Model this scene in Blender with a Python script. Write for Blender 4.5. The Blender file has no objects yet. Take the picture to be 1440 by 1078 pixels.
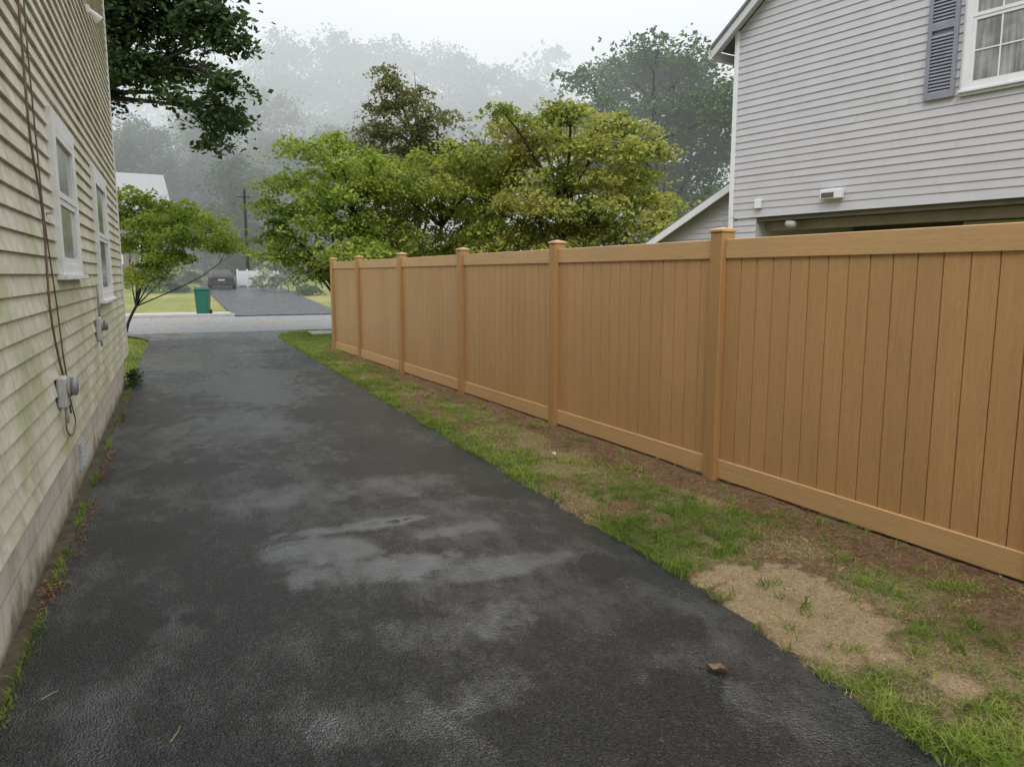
import bpy, math, random
import numpy as np
from mathutils import Vector, Matrix, noise
random.seed(7); rng=np.random.default_rng(7)
scene=bpy.context.scene; COL=scene.collection
R_=math.radians
# ------------------------------------------------------------ camera
f=1081.0; PITCH=R_(8.06); YAW=R_(23.5); CAMZ=1.55
cam=bpy.data.cameras.new('camera'); co=bpy.data.objects.new('camera',cam); COL.objects.link(co)
co.location=(0,0,CAMZ); co.rotation_euler=(math.pi/2-PITCH,0,-YAW)
cam.sensor_width=36; cam.lens=f/1440*36; cam.clip_start=.05; cam.clip_end=2000
scene.camera=co
Fh=Vector((math.sin(YAW),math.cos(YAW),0)); Rt=Vector((math.cos(YAW),-math.sin(YAW),0))
Fw=Fh*math.cos(PITCH)-Vector((0,0,math.sin(PITCH))); Up=Fh*math.sin(PITCH)+Vector((0,0,math.cos(PITCH)))
CP=Vector((0,0,CAMZ))
def ray(px,py): return Rt*(px-720)+Up*(539-py)+Fw*f
def gz(y):
    if y<34: return 0.0
    if y<70: return .038*(y-34)
    return .038*36+.06*(y-70)
def G(px,py):
    d=ray(px,py); z=0
    for _ in range(40):
        t=(z-CAMZ)/d.z if d.z<-1e-6 else 200/f
        p=CP+d*t; z=z*.5+gz(p.y)*.5
    return p
def PD(px,py,D):
    d=ray(px,py); t=D/d.dot(Fh); return CP+d*t
# ------------------------------------------------------------ materials
def newmat(name):
    m=bpy.data.materials.new(name); m.use_nodes=True; nt=m.node_tree; nt.nodes.clear(); return m,nt
PAINTED_HAZE=(.64,.675,.69,1)
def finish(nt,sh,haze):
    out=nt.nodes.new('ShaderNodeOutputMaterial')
    if haze:  # haze is painted in: far surfaces blend to a glowing mist colour
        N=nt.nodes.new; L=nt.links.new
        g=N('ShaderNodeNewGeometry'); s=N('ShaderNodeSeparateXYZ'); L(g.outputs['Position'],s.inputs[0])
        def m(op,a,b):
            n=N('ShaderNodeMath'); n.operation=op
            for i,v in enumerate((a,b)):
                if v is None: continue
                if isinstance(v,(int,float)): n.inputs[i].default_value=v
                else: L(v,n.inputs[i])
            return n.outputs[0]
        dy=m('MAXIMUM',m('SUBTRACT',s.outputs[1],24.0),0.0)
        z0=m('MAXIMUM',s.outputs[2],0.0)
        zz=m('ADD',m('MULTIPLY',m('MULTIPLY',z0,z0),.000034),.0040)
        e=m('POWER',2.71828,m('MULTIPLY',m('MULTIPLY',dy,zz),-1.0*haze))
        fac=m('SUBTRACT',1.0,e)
        em=N('ShaderNodeEmission'); em.inputs[0].default_value=PAINTED_HAZE; em.inputs[1].default_value=1.08
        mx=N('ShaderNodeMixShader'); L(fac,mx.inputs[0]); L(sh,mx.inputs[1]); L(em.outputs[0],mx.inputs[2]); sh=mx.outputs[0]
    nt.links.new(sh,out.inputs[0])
def ramp(nt,fac,stops):
    r=nt.nodes.new('ShaderNodeValToRGB'); e=r.color_ramp.elements
    while len(e)<len(stops): e.new(.5)
    for i,(p,c) in enumerate(stops):
        e[i].position=p; e[i].color=(*c,1) if len(c)==3 else c
    nt.links.new(fac,r.inputs[0]); return r.outputs[0]
def noisetex(nt,scale,detail=4,vec=None,rough=.6,stretch=None,coord='Object'):
    n=nt.nodes.new('ShaderNodeTexNoise'); n.inputs['Scale'].default_value=scale; n.inputs['Detail'].default_value=min(detail,4); n.inputs['Roughness'].default_value=rough
    tc=nt.nodes.new('ShaderNodeTexCoord'); v=tc.outputs[coord]
    if stretch:
        mp=nt.nodes.new('ShaderNodeMapping'); mp.inputs['Scale'].default_value=stretch; nt.links.new(v,mp.inputs[0]); v=mp.outputs[0]
    nt.links.new(v,n.inputs['Vector']); return n.outputs[0]
def mixc(nt,fac,a,b,mode='MIX'):
    n=nt.nodes.new('ShaderNodeMix'); n.data_type='RGBA'; n.blend_type=mode
    for s,v in ((0,fac),(6,a),(7,b)):
        if isinstance(v,(int,float)): n.inputs[s].default_value=v
        elif isinstance(v,tuple): n.inputs[s].default_value=(*v,1) if len(v)==3 else v
        else: nt.links.new(v,n.inputs[s])
    return n.outputs[2]
def bumpn(nt,h,strength,dist=.01,prev=None):
    b=nt.nodes.new('ShaderNodeBump'); b.inputs['Strength'].default_value=strength; b.inputs['Distance'].default_value=dist
    nt.links.new(h,b.inputs['Height'])
    if prev: nt.links.new(prev,b.inputs['Normal'])
    return b.outputs[0]
def pbsdf(nt,col,rough,normal=None,metal=0,spec=.5,trans=None):
    p=nt.nodes.new('ShaderNodeBsdfPrincipled')
    for k,v in (('Base Color',col),('Roughness',rough)):
        if isinstance(v,tuple): p.inputs[k].default_value=(*v,1)
        elif isinstance(v,(int,float)): p.inputs[k].default_value=v
        else: nt.links.new(v,p.inputs[k])
    p.inputs['Metallic'].default_value=metal; p.inputs['Specular IOR Level'].default_value=spec
    if normal: nt.links.new(normal,p.inputs['Normal'])
    return p.outputs[0]
def simple(name,c,rough=.6,var=.25,scale=6,bump=.2,haze=0,metal=0,spec=.4,stretch=None):
    m,nt=newmat(name); n=noisetex(nt,scale,4,stretch=stretch)
    lo=tuple(max(0,x*(1-var)) for x in c); hi=tuple(min(1,x*(1+var)) for x in c)
    c_=ramp(nt,n,[(.3,lo),(.7,hi)])
    nb=bumpn(nt,noisetex(nt,scale*12,2),bump,.004) if bump else None
    finish(nt,pbsdf(nt,c_,rough,nb,metal,spec),haze); return m
def leafmat(name,cols,haze=0,trans=.35):
    m,nt=newmat(name); g=nt.nodes.new('ShaderNodeNewGeometry')
    big=noisetex(nt,.9,1,coord='Object')
    add=nt.nodes.new('ShaderNodeMath'); add.operation='MULTIPLY_ADD'; nt.links.new(g.outputs['Random Per Island'],add.inputs[0]); add.inputs[1].default_value=.42
    sub=nt.nodes.new('ShaderNodeMath'); sub.operation='MULTIPLY_ADD'; nt.links.new(big,sub.inputs[0]); sub.inputs[1].default_value=1.5; sub.inputs[2].default_value=-.44
    nt.links.new(sub.outputs[0],add.inputs[2])
    k=len(cols); c=ramp(nt,add.outputs[0],[(i/(k-1)*.8+.1,x) for i,x in enumerate(cols)])
    p=nt.nodes.new('ShaderNodeBsdfDiffuse'); nt.links.new(c,p.inputs[0]); p=p.outputs[0]
    if trans>0:
        t=nt.nodes.new('ShaderNodeBsdfTranslucent'); nt.links.new(c,t.inputs[0])
        mx=nt.nodes.new('ShaderNodeMixShader'); mx.inputs[0].default_value=trans; nt.links.new(p,mx.inputs[1]); nt.links.new(t.outputs[0],mx.inputs[2]); p=mx.outputs[0]
    finish(nt,p,haze); return m
# ------------------------------------------------------------ mesh builder
class MB:
    def __init__(s): s.v=[]; s.f=[]
    def quad(s,*p):
        n=len(s.v); s.v+= [tuple(q) for q in p]; s.f.append(tuple(range(n,n+len(p))))
    def box(s,x0,x1,y0,y1,z0,z1,bev=0):
        if bev<=0:
            n=len(s.v); s.v+=[(x,y,z) for z in (z0,z1) for x,y in ((x0,y0),(x1,y0),(x1,y1),(x0,y1))]
            s.f+=[tuple(n+i for i in q) for q in ((3,2,1,0),(4,5,6,7),(0,1,5,4),(1,2,6,5),(2,3,7,6),(3,0,4,7))]
        else:
            b=bev; rings=[(z0,b),(z0+b,0),(z1-b,0),(z1,b)]; n=len(s.v); m=8
            for z,i in rings:
                X0,X1,Y0,Y1=x0+i,x1-i,y0+i,y1-i
                s.v+=[(X0+b,Y0,z),(X1-b,Y0,z),(X1,Y0+b,z),(X1,Y1-b,z),(X1-b,Y1,z),(X0+b,Y1,z),(X0,Y1-b,z),(X0,Y0+b,z)]
            for r in range(3):
                for k in range(m): s.f.append((n+r*m+k,n+r*m+(k+1)%m,n+(r+1)*m+(k+1)%m,n+(r+1)*m+k))
            s.f.append(tuple(n+k for k in reversed(range(m)))); s.f.append(tuple(n+3*m+k for k in range(m)))
    def tube(s,pts,rad,n=8,cap=True):
        pts=[Vector(p) for p in pts]; 
        if isinstance(rad,(int,float)): rad=[rad]*len(pts)
        b=len(s.v); ref=None
        for i,p in enumerate(pts):
            d=(pts[min(i+1,len(pts)-1)]-pts[max(i-1,0)]).normalized()
            if ref is None: ref=Vector((1,0,0)) if abs(d.x)<.8 else Vector((0,1,0))
            a=d.cross(ref).normalized(); c=d.cross(a)
            for k in range(n):
                t=2*math.pi*k/n; s.v.append(tuple(p+(a*math.cos(t)+c*math.sin(t))*rad[i]))
        for i in range(len(pts)-1):
            for k in range(n): s.f.append((b+i*n+k,b+i*n+(k+1)%n,b+(i+1)*n+(k+1)%n,b+(i+1)*n+k))
        if cap:
            s.f.append(tuple(b+k for k in range(n))); e=b+(len(pts)-1)*n; s.f.append(tuple(e+k for k in reversed(range(n))))
    def prism(s,poly,axis,a,b):
        def P(q,t): return {'x':(t,q[0],q[1]),'y':(q[0],t,q[1]),'z':(q[0],q[1],t)}[axis]
        n=len(s.v); m=len(poly)
        s.v+=[P(q,a) for q in poly]+[P(q,b) for q in poly]
        s.f.append(tuple(n+i for i in range(m))); s.f.append(tuple(n+m+i for i in reversed(range(m))))
        for i in range(m): s.f.append((n+i,n+(i+1)%m,n+m+(i+1)%m,n+m+i))
    def build(s,name,mat,parent=None,off=None,smooth=False,recalc=True):
        me=bpy.data.meshes.new(name)
        v=s.v if off is None else [(x-off[0],y-off[1],z-off[2]) for x,y,z in s.v]
        me.from_pydata(v,[],s.f)
        if recalc and len(s.f)<20000:
            import bmesh
            bm=bmesh.new(); bm.from_mesh(me); bmesh.ops.recalc_face_normals(bm,faces=bm.faces); bm.to_mesh(me); bm.free()
        me.materials.append(mat); me.update()
        if smooth: me.polygons.foreach_set('use_smooth',[True]*len(me.polygons))
        o=bpy.data.objects.new(name,me); COL.objects.link(o)
        if parent: o.parent=parent
        return o
def npmesh(name,verts,k,mat,parent=None,off=(0,0,0)):
    me=bpy.data.meshes.new(name); V=np.asarray(verts,dtype=np.float32)-np.array(off,dtype=np.float32)
    n=len(V); me.vertices.add(n); me.vertices.foreach_set('co',V.ravel())
    me.loops.add(n); me.loops.foreach_set('vertex_index',np.arange(n,dtype=np.int32))
    me.polygons.add(n//k); me.polygons.foreach_set('loop_start',np.arange(0,n,k,dtype=np.int32))
    me.update(calc_edges=True); me.validate(); me.materials.append(mat)
    o=bpy.data.objects.new(name,me); COL.objects.link(o)
    if parent: o.parent=parent
    return o
def tag(o,label,cat,group=None,kind=None):
    o['label']=label; o['category']=cat
    if group: o['group']=group
    if kind: o['kind']=kind
    return o
def thing(name,label,cat,loc,rz=0,group=None):
    o=bpy.data.objects.new(name,None); o.empty_display_size=.1; COL.objects.link(o); o.location=loc; o.rotation_euler=(0,0,rz)
    return tag(o,label,cat,group)
def struct(o,label,cat): return tag(o,label,cat,kind='structure')

# ------------------------------------------------------------ world and light
w=bpy.data.worlds.new('World'); scene.world=w; w.use_nodes=True; nt=w.node_tree; nt.nodes.clear()
sky=nt.nodes.new('ShaderNodeTexSky'); sky.sky_type='NISHITA'; sky.sun_disc=False; sky.sun_elevation=R_(50); sky.sun_rotation=R_(200)
hs=nt.nodes.new('ShaderNodeHueSaturation'); hs.inputs['Saturation'].default_value=.25; hs.inputs['Value'].default_value=.1; nt.links.new(sky.outputs[0],hs.inputs['Color'])
tc=nt.nodes.new('ShaderNodeTexCoord'); sp=nt.nodes.new('ShaderNodeSeparateXYZ'); nt.links.new(tc.outputs['Generated'],sp.inputs[0])
cn=nt.nodes.new('ShaderNodeTexNoise'); cn.inputs['Scale'].default_value=2.2; cn.inputs['Detail'].default_value=3; nt.links.new(tc.outputs['Generated'],cn.inputs['Vector'])
ma=nt.nodes.new('ShaderNodeMath'); ma.operation='MULTIPLY_ADD'; nt.links.new(cn.outputs[0],ma.inputs[0]); ma.inputs[1].default_value=.12; nt.links.new(sp.outputs[2],ma.inputs[2])
g=ramp(nt,ma.outputs[0],[(.05,(.62,.655,.67)),(.27,(.68,.71,.725)),(.42,(.80,.83,.865)),(.62,(.95,.97,1)),(1,(1.0,1.0,1.0))])
mul=nt.nodes.new('ShaderNodeMix'); mul.data_type='RGBA'; mul.inputs[0].default_value=.92
g2=nt.nodes.new('ShaderNodeMath'); g2.operation='MULTIPLY_ADD'
nt.links.new(sp.outputs[2],g2.inputs[0]); g2.inputs[1].default_value=.75; g2.inputs[2].default_value=1.08
nt.links.new(hs.outputs[0],mul.inputs[6]); nt.links.new(g,mul.inputs[7])
bg=nt.nodes.new('ShaderNodeBackground'); nt.links.new(g2.outputs[0],bg.inputs[1]); nt.links.new(mul.outputs[2],bg.inputs[0])
wo=nt.nodes.new('ShaderNodeOutputWorld'); nt.links.new(bg.outputs[0],wo.inputs[0])
sun=bpy.data.lights.new('sun','SUN'); sun.energy=1.5; sun.angle=R_(25); sun.color=(1,.97,.92)
so=bpy.data.objects.new('sun',sun); COL.objects.link(so); so.rotation_euler=(R_(38),0,R_(-35)); so.location=(-20,-20,40)
scene.view_settings.view_transform='Standard'; scene.view_settings.look='None'; scene.view_settings.exposure=0

# ------------------------------------------------------------ material library
def lib_fence(name,stretch,base=(.515,.30,.136)):
    m,nt=newmat(name); g=nt.nodes.new('ShaderNodeNewGeometry')
    n1=noisetex(nt,7,4,stretch=stretch,rough=.7); n2=noisetex(nt,1.2,1); n3=noisetex(nt,34,3,stretch=stretch,rough=.75)
    c=ramp(nt,n1,[(.25,tuple(x*.87 for x in base)),(.5,base),(.75,tuple(min(1,x*1.09) for x in base))])
    r3=ramp(nt,n3,[(.3,(.86,.85,.83)),(.62,(1.05,1.05,1.05))]); c=mixc(nt,1.0,c,r3,'MULTIPLY')
    r=ramp(nt,g.outputs['Random Per Island'],[(0,(.945,.94,.94)),(1,(1.03,1.025,1.02))]); c=mixc(nt,1.0,c,r,'MULTIPLY')
    r2=ramp(nt,n2,[(.3,(.96,.96,.96)),(.7,(1.03,1.03,1.03))]); c=mixc(nt,1.0,c,r2,'MULTIPLY')
    nb=bumpn(nt,noisetex(nt,160,1),.18,.002)
    finish(nt,pbsdf(nt,c,.38,nb,spec=.45),0); return m
FB=lib_fence('cedar_vinyl_boards',(9,9,.4)); FR=lib_fence('cedar_vinyl_rail',(.4,9,9),(.605,.385,.19)); FP=lib_fence('cedar_vinyl_post',(9,9,.4),(.45,.255,.108))
def lib_siding_old():
    m,nt=newmat('aged_cream_siding')
    tc=nt.nodes.new('ShaderNodeTexCoord'); s=nt.nodes.new('ShaderNodeSeparateXYZ'); nt.links.new(tc.outputs['Object'],s.inputs[0])
    n1=noisetex(nt,1.5,4,stretch=(1,1,.8),rough=.75); n2=noisetex(nt,9,4,stretch=(1,1,2.5),rough=.7); n3=noisetex(nt,.6,4,stretch=(2.2,1,.35)); n4=noisetex(nt,6,4,stretch=(2.5,1,.5),rough=.7)
    c=ramp(nt,n2,[(.25,(.58,.545,.445)),(.7,(.76,.725,.61))])
    a=nt.nodes.new('ShaderNodeMath'); a.operation='MULTIPLY_ADD'; nt.links.new(s.outputs[2],a.inputs[0]); a.inputs[1].default_value=-.033; nt.links.new(n1,a.inputs[2])
    mf=ramp(nt,a.outputs[0],[(.38,(0,0,0)),(.58,(.8,.8,.8))]); c=mixc(nt,mf,c,(.40,.42,.215))
    d=ramp(nt,n3,[(.48,(0,0,0)),(.70,(.55,.55,.55))]); c=mixc(nt,d,c,(.38,.37,.25))
    d=ramp(nt,n4,[(.52,(0,0,0)),(.72,(.6,.6,.6))]); c=mixc(nt,d,c,(.31,.31,.17))
    finish(nt,pbsdf(nt,c,.6,None,spec=.25),0); return m
SOLD=lib_siding_old()
SGREY=simple('pale_grey_siding',(.505,.497,.53),.5,.05,3,0)
WHITE=simple('white_paint',(.74,.75,.78),.45,.05,4,0)
TRIMG=simple('pale_blue_grey_trim',(.56,.58,.62),.45,.05,4,0)
OLDWHITE=simple('weathered_white_paint',(.80,.80,.79),.5,.08,7,0)
SHUT=simple('slate_shutter_paint',(.245,.255,.31),.45,.1,5,0)
ROOFG=simple('grey_shingle',(.16,.16,.17),.85,.25,14,.5)
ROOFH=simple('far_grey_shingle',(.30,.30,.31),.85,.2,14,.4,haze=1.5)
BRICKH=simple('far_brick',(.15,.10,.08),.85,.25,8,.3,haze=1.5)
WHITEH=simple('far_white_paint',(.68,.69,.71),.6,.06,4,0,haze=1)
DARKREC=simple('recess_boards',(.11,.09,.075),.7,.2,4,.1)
TAUPE=simple('taupe_beam_paint',(.30,.26,.225),.6,.12,4,.1)
METAL=simple('grey_metal_box',(.50,.51,.50),.45,.12,8,0,metal=.0)
CABLE=simple('brown_cable',(.20,.13,.10),.6,.2,20,0)
PIPE=simple('grey_conduit',(.36,.35,.33),.5,.15,12,0)
BARK=simple('maple_bark',(.055,.045,.036),.85,.4,14,.6)
BARKH=simple('far_bark',(.05,.042,.035),.85,.4,8,0,haze=1.2)
def glassmat(name,c=(.04,.045,.05)):
    m,nt=newmat(name); n=noisetex(nt,2,2); cc=ramp(nt,n,[(.3,tuple(x*.6 for x in c)),(.7,tuple(x*1.4 for x in c))])
    finish(nt,pbsdf(nt,cc,.06,spec=.6),0); return m
GLASS=glassmat('window_glass'); GLASSC=glassmat('grey_glass',(.24,.25,.26)); BLIND=glassmat('blind_behind_glass',(.42,.42,.40))
def curtainmat():
    m,nt=newmat('curtain_behind_glass'); n=noisetex(nt,4,3,stretch=(4,1,.25)); cc=ramp(nt,n,[(.35,(.22,.22,.23)),(.52,(.36,.36,.37)),(.68,(.46,.46,.46))])
    n2=noisetex(nt,2.2,3); k=ramp(nt,n2,[(.40,(.6,.6,.62)),(.6,(1,1,1))]); cc=mixc(nt,1,cc,k,'MULTIPLY')
    finish(nt,pbsdf(nt,cc,.06,spec=.6),0); return m
CURT=curtainmat()
def lib_foundation():
    m,nt=newmat('painted_block_foundation')
    tc=nt.nodes.new('ShaderNodeTexCoord'); mp=nt.nodes.new('ShaderNodeMapping'); mp.inputs['Rotation'].default_value=(R_(90),0,0); nt.links.new(tc.outputs['Object'],mp.inputs[0])
    b=nt.nodes.new('ShaderNodeTexBrick'); nt.links.new(mp.outputs[0],b.inputs['Vector']); b.inputs['Scale'].default_value=1; b.inputs['Brick Width'].default_value=.4; b.inputs['Row Height'].default_value=.2; b.inputs['Mortar Size'].default_value=.006
    b.inputs['Color1'].default_value=(.60,.54,.46,1); b.inputs['Color2'].default_value=(.65,.58,.50,1); b.inputs['Mortar'].default_value=(.40,.36,.30,1)
    n=noisetex(nt,3,4,rough=.75); d=ramp(nt,n,[(.45,(0,0,0)),(.70,(.6,.6,.6))]); c=mixc(nt,d,b.outputs[0],(.26,.24,.17))
    s=nt.nodes.new('ShaderNodeSeparateXYZ'); nt.links.new(tc.outputs['Object'],s.inputs[0])
    a=nt.nodes.new('ShaderNodeMath'); a.operation='MULTIPLY_ADD'; nt.links.new(s.outputs[2],a.inputs[0]); a.inputs[1].default_value=-2.8; nt.links.new(n,a.inputs[2])
    e=ramp(nt,a.outputs[0],[(.18,(0,0,0)),(.52,(.8,.8,.8))]); c=mixc(nt,e,c,(.12,.115,.06))
    finish(nt,pbsdf(nt,c,.8,bumpn(nt,noisetex(nt,40,3),.5,.004)),0); return m
FOUND=lib_foundation()
def lib_asphalt(name,haze=0,base=.012,light=False,wetattr=False):
    m,nt=newmat(name); big=noisetex(nt,.75,4,stretch=(1,.5,1),rough=.65); mid=noisetex(nt,4,4,rough=.75,stretch=(1,.6,1))
    vo=nt.nodes.new('ShaderNodeTexVoronoi'); vo.inputs['Scale'].default_value=120; tc=nt.nodes.new('ShaderNodeTexCoord'); nt.links.new(tc.outputs['Object'],vo.inputs['Vector'])
    c=ramp(nt,mid,[(.3,(base*.55,base*.58,base*.68)),(.7,(base*1.45,base*1.5,base*1.7))])
    if light: c=ramp(nt,mid,[(.3,(.24,.24,.245)),(.7,(.31,.31,.315))])
    br=ramp(nt,noisetex(nt,1.7,4,rough=.7),[(.64,(0,0,0)),(.80,(.35,.35,.35))]); c=mixc(nt,br,c,(.06,.05,.042))
    sp=ramp(nt,vo.outputs['Color'],[(.15,(.25,.25,.25)),(.6,(1,1,1)),(.8,(2.2,2.2,2.2)),(.95,(7,7,6.9))]); c=mixc(nt,.9 if not light else .2,c,sp,'MULTIPLY')
    ad=nt.nodes.new('ShaderNodeMath'); ad.operation='MULTIPLY_ADD'; nt.links.new(big,ad.inputs[0]); ad.inputs[1].default_value=1.0
    m2=nt.nodes.new('ShaderNodeMath'); m2.operation='MULTIPLY'; nt.links.new(mid,m2.inputs[0]); m2.inputs[1].default_value=.9; nt.links.new(m2.outputs[0],ad.inputs[2])
    src=ad.outputs[0]
    if wetattr:
        at=nt.nodes.new('ShaderNodeAttribute'); at.attribute_name='wet'; s=nt.nodes.new('ShaderNodeSeparateColor'); nt.links.new(at.outputs['Color'],s.inputs[0])
        w1=nt.nodes.new('ShaderNodeMath'); w1.operation='MULTIPLY_ADD'; nt.links.new(s.outputs[0],w1.inputs[0]); w1.inputs[1].default_value=-.55; nt.links.new(src,w1.inputs[2])
        w2=nt.nodes.new('ShaderNodeMath'); w2.operation='MULTIPLY_ADD'; nt.links.new(s.outputs[1],w2.inputs[0]); w2.inputs[1].default_value=.28; nt.links.new(w1.outputs[0],w2.inputs[2]); src=w2.outputs[0]
        dk=ramp(nt,s.outputs[1],[(0,(1,1,1)),(1,(.35,.35,.35))]); c=mixc(nt,1,c,dk,'MULTIPLY')
    ro=ramp(nt,src,[(.36,(.07,.07,.07)),(.75,(.17,.17,.17)),(1.15,(.34,.34,.34))])
    bs=ramp(nt,src,[(.30,(.05,.05,.05)),(.62,(.5,.5,.5)),(.95,(1,1,1))])
    b=nt.nodes.new('ShaderNodeBump'); b.inputs['Distance'].default_value=.012; nt.links.new(vo.outputs['Distance'],b.inputs['Height']); b.invert=True
    mm=nt.nodes.new('ShaderNodeMath'); mm.operation='MULTIPLY'; nt.links.new(bs,mm.inputs[0]); mm.inputs[1].default_value=.9; nt.links.new(mm.outputs[0],b.inputs['Strength'])
    n70=noisetex(nt,75,3,rough=.9); b2=nt.nodes.new('ShaderNodeBump'); b2.inputs['Distance'].default_value=.012; nt.links.new(n70,b2.inputs['Height']); nt.links.new(b.outputs[0],b2.inputs['Normal'])
    m3=nt.nodes.new('ShaderNodeMath'); m3.operation='MULTIPLY'; nt.links.new(bs,m3.inputs[0]); m3.inputs[1].default_value=.5; nt.links.new(m3.outputs[0],b2.inputs['Strength']); nb=b2.outputs[0]
    sl=ramp(nt,src,[(.34,(1,1,1)),(.70,(.95,.95,.95)),(1.05,(.36,.36,.36))])
    p=nt.nodes.new('ShaderNodeBsdfPrincipled'); nt.links.new(c,p.inputs['Base Color']); nt.links.new(ro,p.inputs['Roughness']); nt.links.new(nb,p.inputs['Normal']); nt.links.new(sl,p.inputs['Specular IOR Level'])
    p.inputs['IOR'].default_value=1.85 if not light else 1.5
    p.inputs['Specular Tint'].default_value=(.93,.97,1,1)
    finish(nt,p.outputs[0],haze); return m
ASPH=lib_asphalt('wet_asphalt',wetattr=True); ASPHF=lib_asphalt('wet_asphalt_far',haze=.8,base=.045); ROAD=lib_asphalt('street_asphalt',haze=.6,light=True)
CONC=simple('sidewalk_concrete',(.42,.41,.39),.8,.15,3,.3,haze=.6)
def lib_lawn(name,haze=0):
    m,nt=newmat(name); n=noisetex(nt,.35,4,rough=.7); n2=noisetex(nt,14,4,rough=.8)
    c=ramp(nt,n,[(.3,(.15,.19,.05)),(.52,(.23,.25,.075)),(.70,(.36,.30,.13))]); d=ramp(nt,n2,[(.3,(.6,.6,.6)),(.7,(1.35,1.35,1.35))]); c=mixc(nt,1,c,d,'MULTIPLY')
    finish(nt,pbsdf(nt,c,.9,bumpn(nt,n2,.8,.05),spec=.1),haze); return m
LAWN=lib_lawn('lawn_ground',1)
def lib_verge():
    m,nt=newmat('verge_soil'); at=nt.nodes.new('ShaderNodeAttribute'); at.attribute_name='cover'
    s=nt.nodes.new('ShaderNodeSeparateColor'); nt.links.new(at.outputs['Color'],s.inputs[0])
    n=noisetex(nt,13,4,rough=.9); n2=noisetex(nt,85,4,rough=.9); n3=noisetex(nt,24,4,rough=.8); n4=noisetex(nt,3.5,4,rough=.7)
    def brk(src,lo,hi):
        a=nt.nodes.new('ShaderNodeMath'); a.operation='ADD'; nt.links.new(src,a.inputs[0])
        b=nt.nodes.new('ShaderNodeMath'); b.operation='MULTIPLY_ADD'; nt.links.new(n3,b.inputs[0]); b.inputs[1].default_value=2.4; b.inputs[2].default_value=-1.2; nt.links.new(b.outputs[0],a.inputs[1])
        return ramp(nt,a.outputs[0],[(lo,(0,0,0)),(hi,(1,1,1))])
    soil=ramp(nt,n,[(.25,(.14,.082,.046)),(.5,(.28,.175,.10)),(.72,(.42,.285,.175))])
    sand=ramp(nt,n,[(.3,(.50,.36,.21)),(.7,(.74,.565,.36))]); c=mixc(nt,brk(s.outputs[1],.1,.7),soil,sand)
    red=ramp(nt,n4,[(.52,(0,0,0)),(.70,(.5,.5,.5))]); 
    inv=nt.nodes.new('ShaderNodeMath'); inv.operation='SUBTRACT'; inv.inputs[0].default_value=1; nt.links.new(s.outputs[1],inv.inputs[1]); redf=nt.nodes.new('ShaderNodeMath'); redf.operation='MULTIPLY'; nt.links.new(red,redf.inputs[0]); nt.links.new(inv.outputs[0],redf.inputs[1])
    c=mixc(nt,redf.outputs[0],c,(.22,.12,.07))
    straw=ramp(nt,n2,[(.3,(.24,.19,.08)),(.7,(.54,.45,.24))]); c=mixc(nt,brk(s.outputs[2],.35,.85),c,straw)
    gr=ramp(nt,n2,[(.3,(.08,.11,.025)),(.7,(.24,.27,.08))]); c=mixc(nt,brk(s.outputs[0],.4,.9),c,gr)
    d=ramp(nt,n2,[(.3,(.45,.45,.45)),(.65,(1.3,1.3,1.3))]); c=mixc(nt,1,c,d,'MULTIPLY')
    nb=bumpn(nt,n2,1.0,.02); nb=bumpn(nt,n,.9,.05,nb)
    finish(nt,pbsdf(nt,c,.85,nb,spec=.2),0); return m
VERGE=lib_verge()
GRASS=leafmat('grass_blades',[(.13,.21,.035),(.23,.34,.06),(.40,.47,.12)],trans=.3)
GRASSDRY=leafmat('dry_grass_blades',[(.32,.25,.12),(.55,.44,.23),(.38,.34,.13)],trans=0)
LITTER=leafmat('leaf_litter_brown',[(.10,.05,.03),(.22,.115,.05),(.36,.23,.13)],trans=0)
YEL=simple('yellow_road_paint',(.55,.44,.18),.6,.2,10,0,haze=.6)

# ------------------------------------------------------------ ground sheet
mb=MB(); ys=[-80,-20,0,10,22,34,50,70,110,160,250]; xs=[-250,-120,-60,-30,-10,0,10,30,60,120,250]
for j in range(len(ys)-1):
    for i in range(len(xs)-1):
        a,b,c,d=(xs[i],ys[j]),(xs[i+1],ys[j]),(xs[i+1],ys[j+1]),(xs[i],ys[j+1])
        mb.quad(*[(p[0],p[1],gz(p[1])-.05 if p[1]<=34 else gz(p[1])) for p in (a,b,c,d)])
struct(mb.build('ground',LAWN),'lawn ground of the yards on both sides of the street','ground')
def vn(x,y,s,o=0): return noise.noise(Vector((x*s+o,y*s-o,o*.37)))
def xr(y): return 2.32+ (0 if y>3 else -.10*(3-y)*.9) + vn(0,y,1.3,3)*.035+vn(0,y,6,5)*.03+vn(0,y,17,6)*.025+ (max(0,y-19.5)**2*.12)
def xl(y): return -.64+vn(0,y,1.1,9)*.03+vn(0,y,7,1)*.012 - (max(0,y-19.5)**2*.10)
FP0=Vector((4.015,-.15,0)); FA=R_(90+3.5); FD=Vector((math.cos(FA),math.sin(FA),0)); FN=Vector((-FD.y,FD.x,0))
def fdist(x,y): return (Vector((x,y,0))-FP0).dot(FN)
PATCH=[(G(1090,835),.30,.36),(G(1170,895),.22,.22),(G(1350,965),.08,.08)]
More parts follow.
